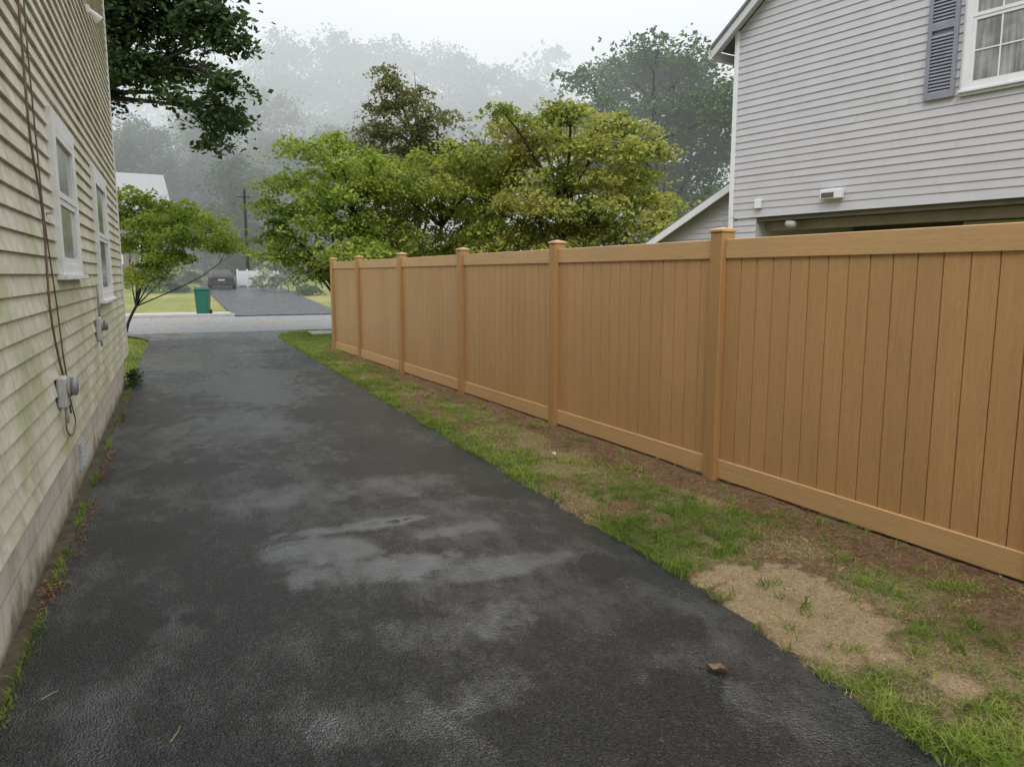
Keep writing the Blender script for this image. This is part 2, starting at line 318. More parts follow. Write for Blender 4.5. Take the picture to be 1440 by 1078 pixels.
def cover(x,y):
    e=x-xr(y); fd=fdist(x,y); n=vn(x,y,1.5,2)+.6*vn(x,y,5,7)+.5*vn(x,y,12,17)
    g=.58-.50*max(0,e-.30)+n*.85
    if fd<.5: g-= (.5-fd)*1.5
    if fd<-.1: g=.75
    sand=0
    for p,rx,ry in PATCH:
        q=((x-p.x)/rx)**2+((y-p.y)/ry)**2+vn(x,y,4,11)*1.3+vn(x,y,11,12)*1.1
        if q<1.8: s=min(1,(1.8-q)/1.1); g-=1.1*s; sand=max(sand,s)
    if y>13 and fd>0: g+=.35*min(1,(y-13)/2)
    if y>16.5: g=.85+n*.2
    if e<.18 and n>-.45: g+=.30
    g=max(0,min(1,g)); straw=max(0,min(1,(.62+vn(x,y,2.2,21)*1.2)*(1-sand)*(1 if fd>.42 else .35)))
    return g,sand,straw
st=.055; Y0,Y1=-.6,22.0; X1=5.2
nx=int((X1-2.0)/st)+1; ny=int((Y1-Y0)/st)+1
V=[];Cc=[]
for j in range(ny):
    y=Y0+j*st
    for i in range(nx):
        x=2.0+i*st- (.25 if y<3 else 0)
        e=x-xr(y); g,s_,sr=cover(x,y)
        z=-.03+min(1,max(0,(e+.03)/.07))*(.032+.018*vn(x,y,3,4)+.016*vn(x,y,12,8)+(.010 if g>.5 else 0))
        V.append((x,y,z)); Cc.append((g,s_,sr,1))
Fc=[(j*nx+i,j*nx+i+1,(j+1)*nx+i+1,(j+1)*nx+i) for j in range(ny-1) for i in range(nx-1)]
me=bpy.data.meshes.new('verge'); me.from_pydata(V,[],Fc); ca=me.color_attributes.new('cover','FLOAT_COLOR','POINT'); ca.data.foreach_set('color',np.array(Cc,dtype=np.float32).ravel())
me.materials.append(VERGE); me.polygons.foreach_set('use_smooth',[True]*len(Fc)); o=bpy.data.objects.new('verge',me); COL.objects.link(o)
struct(o,'strip of bare soil and patchy grass between driveway and tan fence','verge')
def stripmesh(name,mat,lf,rf,y0,y1,step,z,label,cat,nxs=4,wet=None):
    mb=MB(); n=int((y1-y0)/step)+1
    for j in range(n):
        y=y0+(y1-y0)*j/(n-1); a,b=lf(y),rf(y)
        for i in range(nxs+1): mb.v.append((a+(b-a)*i/nxs,y,gz(y)+z))
    k=nxs+1
    mb.f=[(j*k+i,j*k+i+1,(j+1)*k+i+1,(j+1)*k+i) for j in range(n-1) for i in range(nxs)]
    o=mb.build(name,mat,recalc=False)
    if wet:
        ca=o.data.color_attributes.new('wet','FLOAT_COLOR','POINT'); ca.data.foreach_set('color',np.array([wet(v[0],v[1]) for v in mb.v],dtype=np.float32).ravel())
    return struct(o,label,cat)
PUD=[(G(510,738),.34,.08,1.0),(G(450,775),.25,.2,.8),(G(470,810),.25,.15,.7),(G(570,795),.25,.15,.7),(G(640,880),.35,.2,.45),(G(700,795),.35,.12,.55),(G(600,990),.4,.15,.35),(G(400,700),.4,.25,.35),(G(330,600),.5,.9,.45),(G(300,500),.9,2.2,.75),(G(360,540),.6,1.6,.6),(G(560,680),.35,.25,.4),(G(250,470),1.2,1.5,.9),(G(640,745),.3,.08,.5)]
DMP=[(G(640,640),.35,.3,.8),(G(590,590),.3,.6,.7),(G(520,625),.25,.4,.8),(G(700,690),.25,.2,.9),(G(480,655),.2,.2,.8),(G(250,660),.3,.4,.7),(G(200,760),.25,.3,.7),(G(380,495),.5,.5,.9),(G(300,490),.4,.3,.8),(G(860,800),.2,.2,.6),(G(130,900),.3,.3,.6),(G(450,580),.3,.5,.7),(G(960,960),.2,.15,.5),(G(300,660),.2,.2,.6),(G(500,530),.15,.7,.8),(G(960,880),.2,.15,.5),(G(260,490),.3,.8,.7)]
def wetf(x,y):
    w=d=0; n1=vn(x,y*.6,3.2,61)*1.1+vn(x,y*.6,9,62)*1.2+vn(x,y,24,63)*.8; n2=vn(x,y*.6,3.5,71)*1.5+vn(x,y*.6,11,72)*1.4+vn(x,y,26,73)*.8
    for p,rx,ry,a in PUD:
        q=((x-p.x)/rx)**2+((y-p.y)/ry)**2+n1
        if q<2.2: t=min(1,(2.2-q)/2.1); w=max(w,a*t*t*(3-2*t))
    for p,rx,ry,a in DMP:
        q=((x-p.x)/rx)**2+((y-p.y)/ry)**2+n2
        if q<1.2: t=min(1,(1.2-q)/.6); d=max(d,a*t*t*(3-2*t))
    return (w,d*(1-w*.5),0,1)
stripmesh('driveway',ASPH,xl,xr,-2,22.4,.04,0.0,'long wet black asphalt driveway beside the cream house','driveway',75,wetf)
mb=MB(); mb.quad((-.85,-3,-.012),(-.3,-3,-.012),(-.3,12.3,-.012),(-.85,12.3,-.012)); struct(mb.build('soil_strip',simple('dark_damp_soil',(.085,.068,.04),.9,.5,9,.8),recalc=False),'thin strip of damp soil along the house foundation','soil')
mb=MB(); mb.quad((-120,22.4,-.004),(120,22.4,-.004),(120,30.6,-.004),(-120,30.6,-.004)); struct(mb.build('street',ROAD,recalc=False),'pale wet street crossing the end of the driveway','road')
mb=MB()
for yy in (26.9,27.15): mb.quad((-120,yy,.001),(120,yy,.001),(120,yy+.1,.001),(-120,yy+.1,.001))
struct(mb.build('centre_line',YEL,recalc=False),'double yellow line painted along the street','road marking')
mb=MB(); mb.box(-120,2.0,30.6,30.78,-.05,.11,.02); mb.box(9.2,120,30.6,30.78,-.05,.11,.02); struct(mb.build('kerb',CONC),'low concrete kerb on the far side of the street','kerb')
mb=MB(); mb.box(-120,120,33.0,34.2,-.06,.02); struct(mb.build('sidewalk',CONC),'concrete sidewalk crossing the far lawn','sidewalk')
mb=MB(); mb.box(3.2,120,20.2,21.3,-.06,.035); struct(mb.build('near_sidewalk',CONC),'short light sidewalk strip on the near side beyond the fence end','sidewalk')
pl=[G(322,438),G(286,405)]; pr=[G(478,438),G(392,403)]
def lin(a,b):
    return lambda y: a.x+(b.x-a.x)*(y-a.y)/(b.y-a.y)
L_,R2=lin(*pl),lin(*pr)
stripmesh('opposite_driveway',ASPHF,lambda y: L_(y)-max(0,33-y)*.3,lambda y: R2(y)+max(0,33-y)*.3,30.62,58,.5,.03,'dark wet driveway across the street leading up to the parked car','driveway')

# ------------------------------------------------------------ grass (stuff)
def blades(name,pts,h,wd,mat,label,cat='grass',lean=.5):
    P=np.array(pts,dtype=np.float64); N=len(P); a=rng.uniform(0,2*np.pi,N)
    H=h*rng.uniform(.5,1.3,N); W=wd*rng.uniform(.7,1.3,N)
    if P.shape[1]>3: H*=P[:,3]; W*=P[:,4]; P=P[:,:3]
    d=np.stack([np.cos(a),np.sin(a),np.zeros(N)],1)*W[:,None]
    l=rng.normal(0,lean,(N,2))*H[:,None]; up=np.stack([l[:,0],l[:,1],H],1)
    mid=up*np.array([.35,.35,.6])
    V2=np.stack([P-d,P+d,P+mid+d*.7,P+mid-d*.7],1); V3=np.stack([P+mid-d*.7,P+mid+d*.7,P+up+d*.1,P+up-d*.1],1)
    allv=np.concatenate([V2,V3],1).reshape(-1,3)
    o=npmesh(name,allv,4,mat); return tag(o,label,cat,kind='stuff')
pts=[];dry=[]
for _ in range(230000):
    y=.6+ (random.random()**1.7)*21; x=random.uniform(1.9,4.0 if y<17 else 5.1)
    e=x-xr(y)
    if e<-.03: continue
    fd=fdist(x,y)
    if 0<=fd<.05: continue
    g,s_,sr=cover(x,y)
    if fd<0 and y<16: continue
    cl=vn(x,y,11,31)
    dd=1+max(0,y-4)*.09
    if random.random()< (g-.30)*1.2+cl*1.3: pts.append((x,y,.0,.75+1.1*cl+ (.3 if e<.12 else 0),dd))
    elif sr>.3 and random.random()<.28: dry.append((x,y,.0,.5,dd))
    elif random.random()<.03: dry.append((x,y,.0,.4,dd))
print('blades',len(pts),len(dry))
blades('verge_grass',pts,.038,.0026,GRASS,'short green grass tufts along the driveway edge and fence',lean=.95)
blades('dry_grass',dry,.026,.0020,GRASSDRY,'dry straw coloured grass lying on the bare soil',lean=1.5)
wp=[]
for _ in range(2600):
    y=random.uniform(2.5,12.2); 
    if vn(3,y,1.7,41)>.05 or y>10.5: wp.append((-.66+abs(random.gauss(0,.02)),y,-.01,.7,1))
for _ in range(9000):
    y=random.uniform(12.6,22.2); x=random.uniform(-4,-.68); wp.append((x,y,-.05,1.4,2))
blades('left_grass',wp,.045,.003,GRASS,'green grass and weeds along the left side of the driveway',lean=.6)
def litter(name,pts,size,mat,label,cat):
    P=np.array(pts); N=len(P); nr=rng.normal(0,.35,(N,3))+np.array([0,0,1]); nr/=np.linalg.norm(nr,axis=1)[:,None]
    t=np.cross(nr,rng.normal(0,1,(N,3))); t/=np.linalg.norm(t,axis=1)[:,None]; b=np.cross(nr,t); L=size*rng.uniform(.4,1.4,N)[:,None]
    V=np.stack([P-t*L,P+b*L*.5+nr*L*.2,P+t*L,P-b*L*.5+nr*L*.2],1).reshape(-1,3)
    return tag(npmesh(name,V,4,mat),label,cat,kind='stuff')
lp=[]
for _ in range(1100):
    y=random.choice([random.uniform(13,22),random.uniform(16,21.8),random.uniform(1.5,12)]); x=random.uniform(-.5,2.3)
    if y<12 and random.random()<.75: continue
    lp.append((x,y,.006))
for _ in range(2600):
    y=random.uniform(2.2,12.2)
    if vn(1,y,1.5,51)>.05: lp.append((-.62+abs(random.gauss(0,.04)),y,.008))
c0=G(75,828)
for _ in range(260): lp.append((c0.x+random.gauss(0,.035),c0.y+random.gauss(0,.12),.01))
for _ in range(9000):
    y=random.uniform(1.5,14); x=random.uniform(2.3,3.9)
    fd=fdist(x,y)
    if fd>.04 and (random.random()<.3 or (fd<.6 and vn(x,y,2,81)>-.15)): lp.append((x,y,.022))
litter('leaf_litter',lp,.009,LITTER,'small brown fallen leaves and bits scattered over driveway and soil','leaf litter')

# ------------------------------------------------------------ tan fence
root=thing('privacy_fence','tan wood grained privacy fence with square capped posts along the driveway','fence',FP0,FA)
sp_=[0,2.41,4.82,7.23,9.64,12.05,14.46,16.35]
for i,s in enumerate(sp_):
    m=MB(); m.box(s-.0635,s+.0635,-.0635,.0635,-.1,1.855,.006); p=m.build('post',FP,root)
    c=MB(); c.box(s-.0715,s+.0715,-.0715,.0715,1.856,1.880,.005); 
    n=len(c.v); c.v+=[(s-.066,-.066,1.8795),(s+.066,-.066,1.8795),(s+.066,.066,1.8795),(s-.066,.066,1.8795),(s,0,1.897)]; c.f+=[(n,n+1,n+4),(n+1,n+2,n+4),(n+2,n+3,n+4),(n+3,n,n+4)]
    c.build('post_cap',FR,p,recalc=False)
    if i<len(sp_)-1:
        a,b=s+.0635,sp_[i+1]-.0635; nb_=15 if b-a>2.1 else 12; W=(b-a)/nb_; m=MB()
        for k in range(nb_):
            xa,xb=a+k*W,a+(k+1)*W
            prof=[(xa+.0002,-.001),(xa+.003,-.001),(xa+.0045,.012),(xb-.0045,.012),(xb-.003,-.001),(xb-.0002,-.001),(xb-.0002,-.004),(xb-.004,-.013),(xa+.004,-.013),(xa+.0002,-.004)]
            n=len(m.v)
            for z in (.16,1.69): m.v+=[(q[0],q[1],z) for q in prof]
            for q in range(10): m.f.append((n+q,n+(q+1)%10,n+10+(q+1)%10,n+10+q))
        pan=m.build('panel_boards',FB,root)
        r=MB(); r.box(a,b,-.026,.026,1.665,1.805,.004); r.build('top_rail',FR,pan)
        r=MB(); r.box(a,b,-.026,.026,.02,.165,.004); r.build('bottom_rail',FR,pan)

# ------------------------------------------------------------ siding helper (local: wall along x, outward -y)
def siding(mb,x0,x1,z0,z1,course,y=0,clip=None,lap=.013):
    n=int(math.ceil((z1-z0)/course)); rr=random.Random(5)
    for i in range(n):
        a=z0+i*course; b=min(a+course,z1)
        xa,xb=(x0,x1) if clip is None else clip(b)
        xa2,xb2=(x0,x1) if clip is None else clip(a)
        if xb-xa<.05: continue
        cuts=[]; x=max(xa,xa2)+rr.uniform(.8,3.6)
        while x<min(xb,xb2)-.6: cuts.append(x); x+=3.66
        E0=[xa2]+[c+.0015 for c in cuts]; E1=[c-.0015 for c in cuts]+[xb2]; F0=[xa]+[c+.0015 for c in cuts]; F1=[c-.0015 for c in cuts]+[xb]
        for (p,q,r_,s) in zip(E0,E1,F0,F1):
            l2=lap+rr.uniform(-.0012,.0018)
            mb.quad((p,y-l2,a),(q,y-l2,a),(s,y-.001,b),(r_,y-.001,b))
            mb.quad((p,y,a),(q,y,a),(q,y-l2,a),(p,y-l2,a))
            mb.quad((p,y-l2,a),(p,y,a),(r_,y,b),(r_,y-.001,b))
def wallhit(root,px,py,y=0):
    M=Matrix.Rotation(root.rotation_euler.z,4,'Z'); n=M@Vector((0,1,0)); P0=Vector(root.location)+n*y
    d=ray(px,py); t=(P0-CP).dot(n)/d.dot(n)
    M=Matrix.Translation(root.location)@M; q=M.inverted()@(CP+d*t); return q.x,q.z
def window(root,x0,x1,z0,z1,glass,trim,tw=.09,rows=1,cols=0,y=0,depth=.045,sashmat=None):
    m=MB(); 
    m.box(x0,x0+tw,y-depth,y,z0,z1); m.box(x1-tw,x1,y-depth,y,z0,z1)
    m.box(x0+tw,x1-tw,y-depth,y,z1-tw,z1); m.box(x0+tw,x1-tw,y-depth,y,z0,z0+tw*.6)
    w_=m.build('window',trim,root)
    s=MB(); s.box(x0-.03,x1+.03,y-depth-.03,y-.004,z0-.035,z0-.002,.004); s.build('sill',trim,w_)
    a,b,c,d=x0+tw+.001,x1-tw-.001,z0+tw*.6+.001,z1-tw-.001; zm=(c+d)/2
    s=MB(); sw=.04
    for (lo,hi,yy) in ((c,zm,y-.028),(zm+.001,d,y-.036)):
        s.box(a,a+sw,yy-.008,y-.020,lo,hi); s.box(b-sw,b,yy-.008,y-.020,lo,hi); s.box(a+sw,b-sw,yy-.008,y-.020,lo,lo+sw); s.box(a+sw,b-sw,yy-.008,y-.020,hi-sw,hi)
        for k in range(1,cols):
            xx=a+(b-a)*k/cols; s.box(xx-.008,xx+.008,yy-.004,y-.021,lo+sw,hi-sw)
        if cols:
            for k in range(1,rows+1):
                zz=lo+(hi-lo)*k/(rows+1); s.box(a+sw,b-sw,yy-.003,y-.0215,zz-.008,zz+.008)
    s.build('sash',sashmat or trim,w_)
    g_=MB(); g_.quad((a,y-.023,c),(b,y-.023,c),(b,y-.023,d),(a,y-.023,d)); g_.build('pane',glass,w_,recalc=False)
    return w_
# ------------------------------------------------------------ left house
LH=thing('cream_house','old cream clapboard house with mildewed siding at the left edge','house',(-.70,0,0),R_(90))
FT=.42
m=MB(); siding(m,-5,12.25,FT,6.9,.103,lap=.021); m.build('side_wall',SOLD,LH,recalc=False)
m=MB(); m.box(-5,12.22,.004,8,FT,6.88); m.build('wall_core',SOLD,LH)
m=MB(); m.box(-5,12.24,.03,8,-.3,FT-.003); m.build('foundation',FOUND,LH)
m=MB(); m.box(12.252,12.36,-.026,.10,FT,6.9); m.build('corner_board',OLDWHITE,LH)
m=MB(); m.prism([(-.5,6.85),(8.5,6.85),(4,9.6)],'x',-5.3,12.7); m.build('roof',ROOFG,LH)
m=MB(); m.box(-5.3,12.7,-.53,-.49,6.68,6.9,.005); m.build('fascia',OLDWHITE,LH)
window(LH,5.75,6.95,1.55,2.60,BLIND,OLDWHITE,.12)
window(LH,8.55,10.0,1.30,2.60,BLIND,OLDWHITE,.12)
window(LH,5.75,6.95,4.35,5.7,BLIND,OLDWHITE,.12)
m=MB(); x,z=wallhit(LH,118,612); m.box(x-.14,x+.14,.012,.029,.10,.30); 
for k in range(5): m.box(x-.12,x+.12,.004,.012,.125+k*.034,.14+k*.034)
m.build('foundation_vent',METAL,LH)
def wallpts(pxs,y=-.03): 
    r=[]
    for q in pxs:
        x,z=wallhit(LH,q[0],q[1],y); r.append((x,y,z))
    return r
def onwall(name,label,cat): 
    return thing(name,label,cat,(-.70,0,0),R_(90))
cb=onwall('service_cable','thin brown service cable and wire running down the cream siding to the meter','cable')
def smooth_pts(P,k=6):
    P=[Vector(p) for p in P]; out=[]
    for i in range(len(P)-1):
        p0,p1,p2,p3=P[max(i-1,0)],P[i],P[i+1],P[min(i+2,len(P)-1)]
        for j in range(k):
            t=j/k; out.append(.5*((2*p1)+(p2-p0)*t+(2*p0-5*p1+4*p2-p3)*t*t+(3*p1-p0-3*p2+p3)*t**3))
    out.append(P[-1]); return out
m=MB(); m.tube(smooth_pts(wallpts([(20,-60),(29,40),(42,190),(60,300),(70,430),(82,500),(94,548),(100,580)])),.0066,8); m.build('cable',CABLE,cb,smooth=True)
m=MB(); m.tube(smooth_pts(wallpts([(29,-60),(38,60),(50,190),(62,305),(80,430),(89,500),(99,560),(106,592),(102,612),(94,604),(95,580)])),.0045,8); m.build('ground_wire',simple('dark_wire',(.16,.12,.10),.6,.15,20,0),cb,smooth=True)
for q in ((34,80),(48,190),(62,300),(75,430)):
    x,z=wallhit(LH,*q); m=MB(); m.box(x-.025,x+.02,-.042,-.012,z-.005,z+.005); m.build('clip',PIPE,cb)
def meter(px,py,w_,h_,label,glassr,up=.0,dn=.25,dp=.085):
    x,z=wallhit(LH,px,py,-.1); r=onwall('electric_meter',label,'electric meter')
    m=MB(); m.box(x-w_/2,x+w_/2,-dp,-.016,z-h_/2,z+h_/2,.012); b=m.build('meter_box',METAL,r)
    m=MB(); m.tube([(x,-dp-.001,z+.03),(x,-dp-.018,z+.03)],[glassr*1.1,glassr*1.1],20); m.build('meter_ring',PIPE,b)
    m=MB(); m.tube([(x,-dp-.019,z+.03),(x,-dp-.045,z+.03),(x,-dp-.055,z+.03)],[glassr,glassr,glassr*.7],20); m.build('meter_dome',GLASSC,b,smooth=True)
    if up: m=MB(); m.tube([(x-.02,-.05,z+h_/2),(x-.02,-.05,z+h_/2+up)],.010,10); m.build('conduit',PIPE,r,smooth=True)
    if dn: m=MB(); m.tube([(x+.02,-.05,z-h_/2),(x+.02,-.05,z-h_/2-dn)],.010,10); m.build('conduit',PIPE,r,smooth=True)
meter(104,550,.13,.19,'grey electric meter box with round dome at the cable end, nearer to the camera',.055,0,.10,.07)
meter(150,462,.14,.22,'small grey utility box on the far end of the cream wall, past the windows',.045,.3,.05,.06)
fl=onwall('floodlight','small white floodlight high on the cream wall near its far corner','lamp'); 
x,z=wallhit(LH,126,14,-.05); m=MB(); m.box(x-.04,x+.04,-.05,-.014,z-.04,z+.04,.006); m.build('mount',OLDWHITE,fl); m=MB(); m.tube([(x,-.04,z),(x+.03,-.09,z-.04),(x+.05,-.13,z-.08)],[.02,.035,.05],12); m.build('lamp_head',OLDWHITE,fl)

# ------------------------------------------------------------ right house
c=PD(1029,300,12.9); RHA=R_(-80.1)
RH=thing('grey_house','pale grey sided house with overhanging upper storey behind the tan fence','house',(c.x,c.y,0),RHA)
ZB=2.48; ZE=5.35; SL=.72; CR=.106
def clipR(z): 
    if z<=ZE: return (0,12)
    d=(z-ZE)/SL; return (d,12-d)
m=MB(); siding(m,0,12,ZB,ZE+SL*6,CR,clip=clipR); m.build('gable_wall',SGREY,RH,recalc=False)
m=MB(); m.prism([(0,ZB),(12,ZB),(12,ZE),(6,ZE+SL*6),(0,ZE)],'y',.004,9); m.build('wall_core',SGREY,RH)
m=MB(); m.box(-.045,.035,-.03,.12,ZB-.02,ZE+.02,.004); m.box(-.045,.04,-.026,.10,0,ZB-.021,.004); m.build('corner_board',WHITE,RH)
m=MB(); m.box(.06,12,-.018,.02,ZB-.032,ZB-.002,.004); m.build('skirt_board',TRIMG,RH)
def slab(mb,x0,z0,x1,z1,ya,yb,th):
    dx,dz=x1-x0,z1-z0; l=math.hypot(dx,dz); nx_,nz_=-dz/l*th,dx/l*th
    mb.prism([(x0,z0),(x1,z1),(x1+nx_,z1+nz_),(x0+nx_,z0+nz_)],'y',ya,yb)
m=MB(); slab(m,-.4,ZE-.4*SL+.10,6,ZE+6*SL+.10,-.20,9.3,.05); slab(m,6,ZE+6*SL+.10,12.4,ZE-.4*SL+.10,-.20,9.3,.05); m.build('roof',ROOFG,RH)
m=MB(); slab(m,-.38,ZE-.38*SL-.04,6,ZE+6*SL-.04,-.18,-.155,.125); slab(m,6,ZE+6*SL-.04,12.38,ZE-.38*SL-.04,-.18,-.155,.125); m.build('rake_board',TRIMG,RH)
m=MB(); slab(m,-.36,ZE-.36*SL+.02,6,ZE+6*SL+.02,-.153,-.015,.04); m.build('soffit',TRIMG,RH)
m=MB(); m.box(-.46,-.385,-.18,9.2,ZE-.45*SL-.02,ZE-.45*SL+.12,.01); m.build('gutter',TRIMG,RH)
m=MB(); siding(m,.06,.50,0,ZB-.06,CR,y=.01); m.box(.06,.5,.014,3,0,ZB-.06); m.build('lower_pier',SGREY,RH,recalc=False)
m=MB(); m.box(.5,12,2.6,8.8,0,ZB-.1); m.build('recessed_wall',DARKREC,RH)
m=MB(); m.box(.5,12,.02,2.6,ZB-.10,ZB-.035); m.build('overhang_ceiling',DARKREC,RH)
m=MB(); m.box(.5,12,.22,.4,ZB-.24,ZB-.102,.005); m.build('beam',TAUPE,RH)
m=MB(); xa,za=wallhit(RH,1357,312,1.0); m.box(xa,xa+2.2,.95,1.05,1.6,za,.01); m.build('light_door_header',simple('pale_panel_paint',(.5,.49,.47),.5,.1,4,0),RH)
x,z=wallhit(RH,1173,274); m=MB(); m.box(x-.17,x+.17,-.10,-.014,z-.06,z+.075,.01); v=m.build('vent_hood',WHITE,RH); m=MB(); m.box(x-.14,x+.06,-.106,-.101,z-.04,z+.03); m.build('vent_opening',DARKREC,v)
x,z=wallhit(RH,1068,287); m=MB(); m.box(x-.06,x+.06,-.06,-.014,z-.07,z+.07,.008); m.build('outlet_box',WHITE,RH)
x,z=wallhit(RH,1112,314,.12); m=MB(); m.tube([(x,.14,z+.06),(x,.10,z),(x+.12,.06,z-.03)],[.07,.08,.05],12); m.build('soffit_lamp',METAL,RH,smooth=True)
xs_,_=wallhit(RH,1304,100); xs2,_=wallhit(RH,1346,100); _,zs=wallhit(RH,1325,139)
xw,zw=wallhit(RH,1354,128)
def shutter(x0,x1,z0,z1):
    m=MB(); fw=.05; m.box(x0,x0+fw,-.05,-.014,z0,z1); m.box(x1-fw,x1,-.05,-.014,z0,z1)
    zmid=(z0+z1)/2
    for zz in (z0,zmid-.04,z1-.08): m.box(x0+fw,x1-fw,-.05,-.014,zz,zz+.08)
    o=m.build('shutter',SHUT,RH)
    for lo,hi in ((z0+.08,zmid-.045),(zmid+.045,z1-.082)):
        m=MB(); n=int((hi-lo)/.042)
        for k in range(n):
            zz=lo+k*.042
            m.quad((x0+fw,-.046,zz),(x1-fw,-.046,zz),(x1-fw,-.02,zz+.036),(x0+fw,-.02,zz+.036)); m.quad((x0+fw,-.046,zz),(x1-fw,-.046,zz),(x1-fw,-.046,zz-.006),(x0+fw,-.046,zz-.006))
        m.quad((x0+fw,-.016,lo),(x1-fw,-.016,lo),(x1-fw,-.016,hi),(x0+fw,-.016,hi))
        m.build('louvres',SHUT,o,recalc=False)
shutter(xs_,xs2,zs,zs+1.75)
W_=1.15; window(RH,xw,xw+W_,zw,zw+1.7,CURT,WHITE,.08,rows=1,cols=3)
m=MB(); m.box(xw-.025,xw-.002,-.04,-.014,zw-.06,zw+1.72); m.box(xw-.025,xw+W_+.03,-.045,-.014,zw-.07,zw-.036); m.build('window_casing',TRIMG,RH)
shutter(xw+W_+.03,xw+W_+.03+xs2-xs_,zs,zs+1.75)
p1=wallhit(RH,930,338,1.2); p2=wallhit(RH,1027,270,1.2)
sl=(p2[1]-p1[1])/(p2[0]-p1[0])
def clipW(z): return (max(p1[0],p1[0]+(z-p1[1])/sl) ,.0)
m=MB(); siding(m,p1[0],0,0,p2[1]+.1,CR,y=1.2,clip=clipW); m.build('wing_wall',SGREY,RH,recalc=False)
m=MB(); slab(m,p1[0]-.3,p1[1]-.3*sl,0.0,p1[1]-p1[0]*sl,1.0,6,.08); m.build('wing_roof',ROOFG,RH)
m=MB(); slab(m,p1[0]-.28,p1[1]-.28*sl-.10,-.06,p1[1]-(p1[0]+.06)*sl-.10,.96,.995,.12); m.build('wing_rake_board',WHITE,RH)

# ------------------------------------------------------------ trees
def mkleaves(P,size,tilt=.55,asp=.6):
    N=len(P); nr=rng.normal(0,tilt,(N,3))+np.array([0,0,.8]); nr/=np.linalg.norm(nr,axis=1)[:,None]
    t=np.cross(nr,rng.normal(0,1,(N,3))); t/=np.linalg.norm(t,axis=1)[:,None]; b=np.cross(nr,t); L=(size*rng.uniform(.6,1.3,N))[:,None]*.5
    return np.stack([P-t*L,P+b*L*asp-nr*L*.15,P+t*L-nr*L*.25,P-b*L*asp-nr*L*.15],1).reshape(-1,3)
def lobecloud(c,rx,rz,n,spray,flat=.35,per=60):
    k=max(5,int(n/per)); 
    u=rng.normal(0,1,(k,3)); u/=np.linalg.norm(u,axis=1)[:,None]; r=rng.uniform(.12,1,(k,1))**.5; C=u*r*np.array([rx,rx,rz])+np.array(c)
    idx=rng.integers(0,k,n); off=rng.normal(0,1,(n,3))*np.array([spray,spray,spray*flat]); 
    s=rng.uniform(.45,1.35,k)[idx][:,None]; off=off*s; P=C[idx]+off; P[:,2]-=np.minimum((off[:,0]**2+off[:,1]**2)*.6/ max(spray,.05),1.0*spray)
    return P,C
def curve(a,b,k=5,sag=.0,wig=.1):
    a,b=Vector(a),Vector(b); L=(b-a).length; pts=[]
    o=Vector((random.gauss(0,wig),random.gauss(0,wig),random.gauss(0,wig)*.5))*L
    for i in range(k+1):
        t=i/k; p=a.lerp(b,t)+o*math.sin(math.pi*t)+Vector((0,0,sag*L*math.sin(math.pi*t))); pts.append(p)
    return pts
def tree(name,label,cat,base,lobes,leaf,bark,n,size,spray,tr=.12,fork=.35,group=None,limbs=True,flat=.3,lr=.55,per=60):
    base=Vector(base); r=thing(name,label,cat,base,0,group)
    cen=sum((Vector(l[0]) for l in lobes),Vector())/len(lobes); top=max(l[0][2] for l in lobes)
    fk=base.lerp(Vector((cen.x,cen.y,cen.z)),fork); 
    m=MB(); pts=curve(base-Vector((0,0,.15)),fk,4,0,.05); m.tube(pts,[tr*1.35,tr*1.05,tr,tr*.92,tr*.85],10)
    lead=curve(fk,Vector((cen.x,cen.y,top)),4,0,.05); m.tube(lead,[tr*.8,tr*.6,tr*.4,tr*.25,tr*.06],8)
    m.build('trunk',bark,r,off=base,smooth=True)
    tot=sum(l[1]*l[2] for l in lobes); allP=[]
    for (c,rx,rz) in lobes:
        nn=int(n*rx*rz/tot); P,C=lobecloud(c,rx,rz,nn,spray,flat,per); allP.append(P)
        if limbs:
            m=MB(); c=Vector(c); s=fk if c.z<cen.z+.3 else lead[min(2,len(lead)-1)]
            q=curve(s,c,5,.08,.10); m.tube(q,[tr*lr*x for x in (1,.8,.62,.48,.34,.18)],7)
            for C_ in C[:min(len(C),12)]:
                a=q[random.choice([3,4,5])]; m.tube(curve(a,C_,3,.05,.08),[tr*.13,tr*.09,tr*.06,tr*.03],5,False)
            m.build('limb',bark,r,off=base,smooth=True)
    npmesh('crown',mkleaves(np.concatenate(allP),size),4,leaf,r,off=base); return r
def LB(l,D,dv=.6):
    out=[]
    for (px,py,rx,ry) in l:
        d=D+random.uniform(-dv,dv); p=PD(px,py,d); k=d/1092; out.append((tuple(p),rx*k,ry*k))
    return out
def gbase(px,D):
    p=PD(px,386,D); return (p.x,p.y,gz(p.y)-.04)
L_BRIGHT=leafmat('bright_maple_leaves',[(.13,.21,.035),(.25,.35,.06),(.40,.49,.10),(.52,.56,.15)],trans=.42)
L_MID=leafmat('green_maple_leaves',[(.11,.16,.035),(.23,.29,.06),(.38,.43,.09),(.52,.50,.14)],trans=.42)
L_RED=leafmat('bronze_leaves',[(.10,.10,.055),(.17,.175,.085),(.22,.25,.09),(.27,.23,.12)])
L_GOLD=leafmat('golden_maple_leaves',[(.11,.15,.035),(.23,.28,.065),(.38,.42,.10),(.52,.50,.14),(.38,.31,.13)],trans=.42)
L_DARK=leafmat('dark_oak_leaves',[(.045,.075,.035),(.075,.12,.05),(.13,.18,.07)],trans=.25)
L_FAR=[leafmat('hazy_leaves_a',[(.06,.085,.04),(.075,.11,.048),(.10,.135,.06)],haze=1.1,trans=0),leafmat('hazy_leaves_b',[(.045,.07,.033),(.06,.09,.042),(.08,.115,.05)],haze=1.1,trans=0),leafmat('hazy_leaves_c',[(.07,.095,.04),(.095,.13,.05),(.13,.16,.065)],haze=1.1,trans=0)]
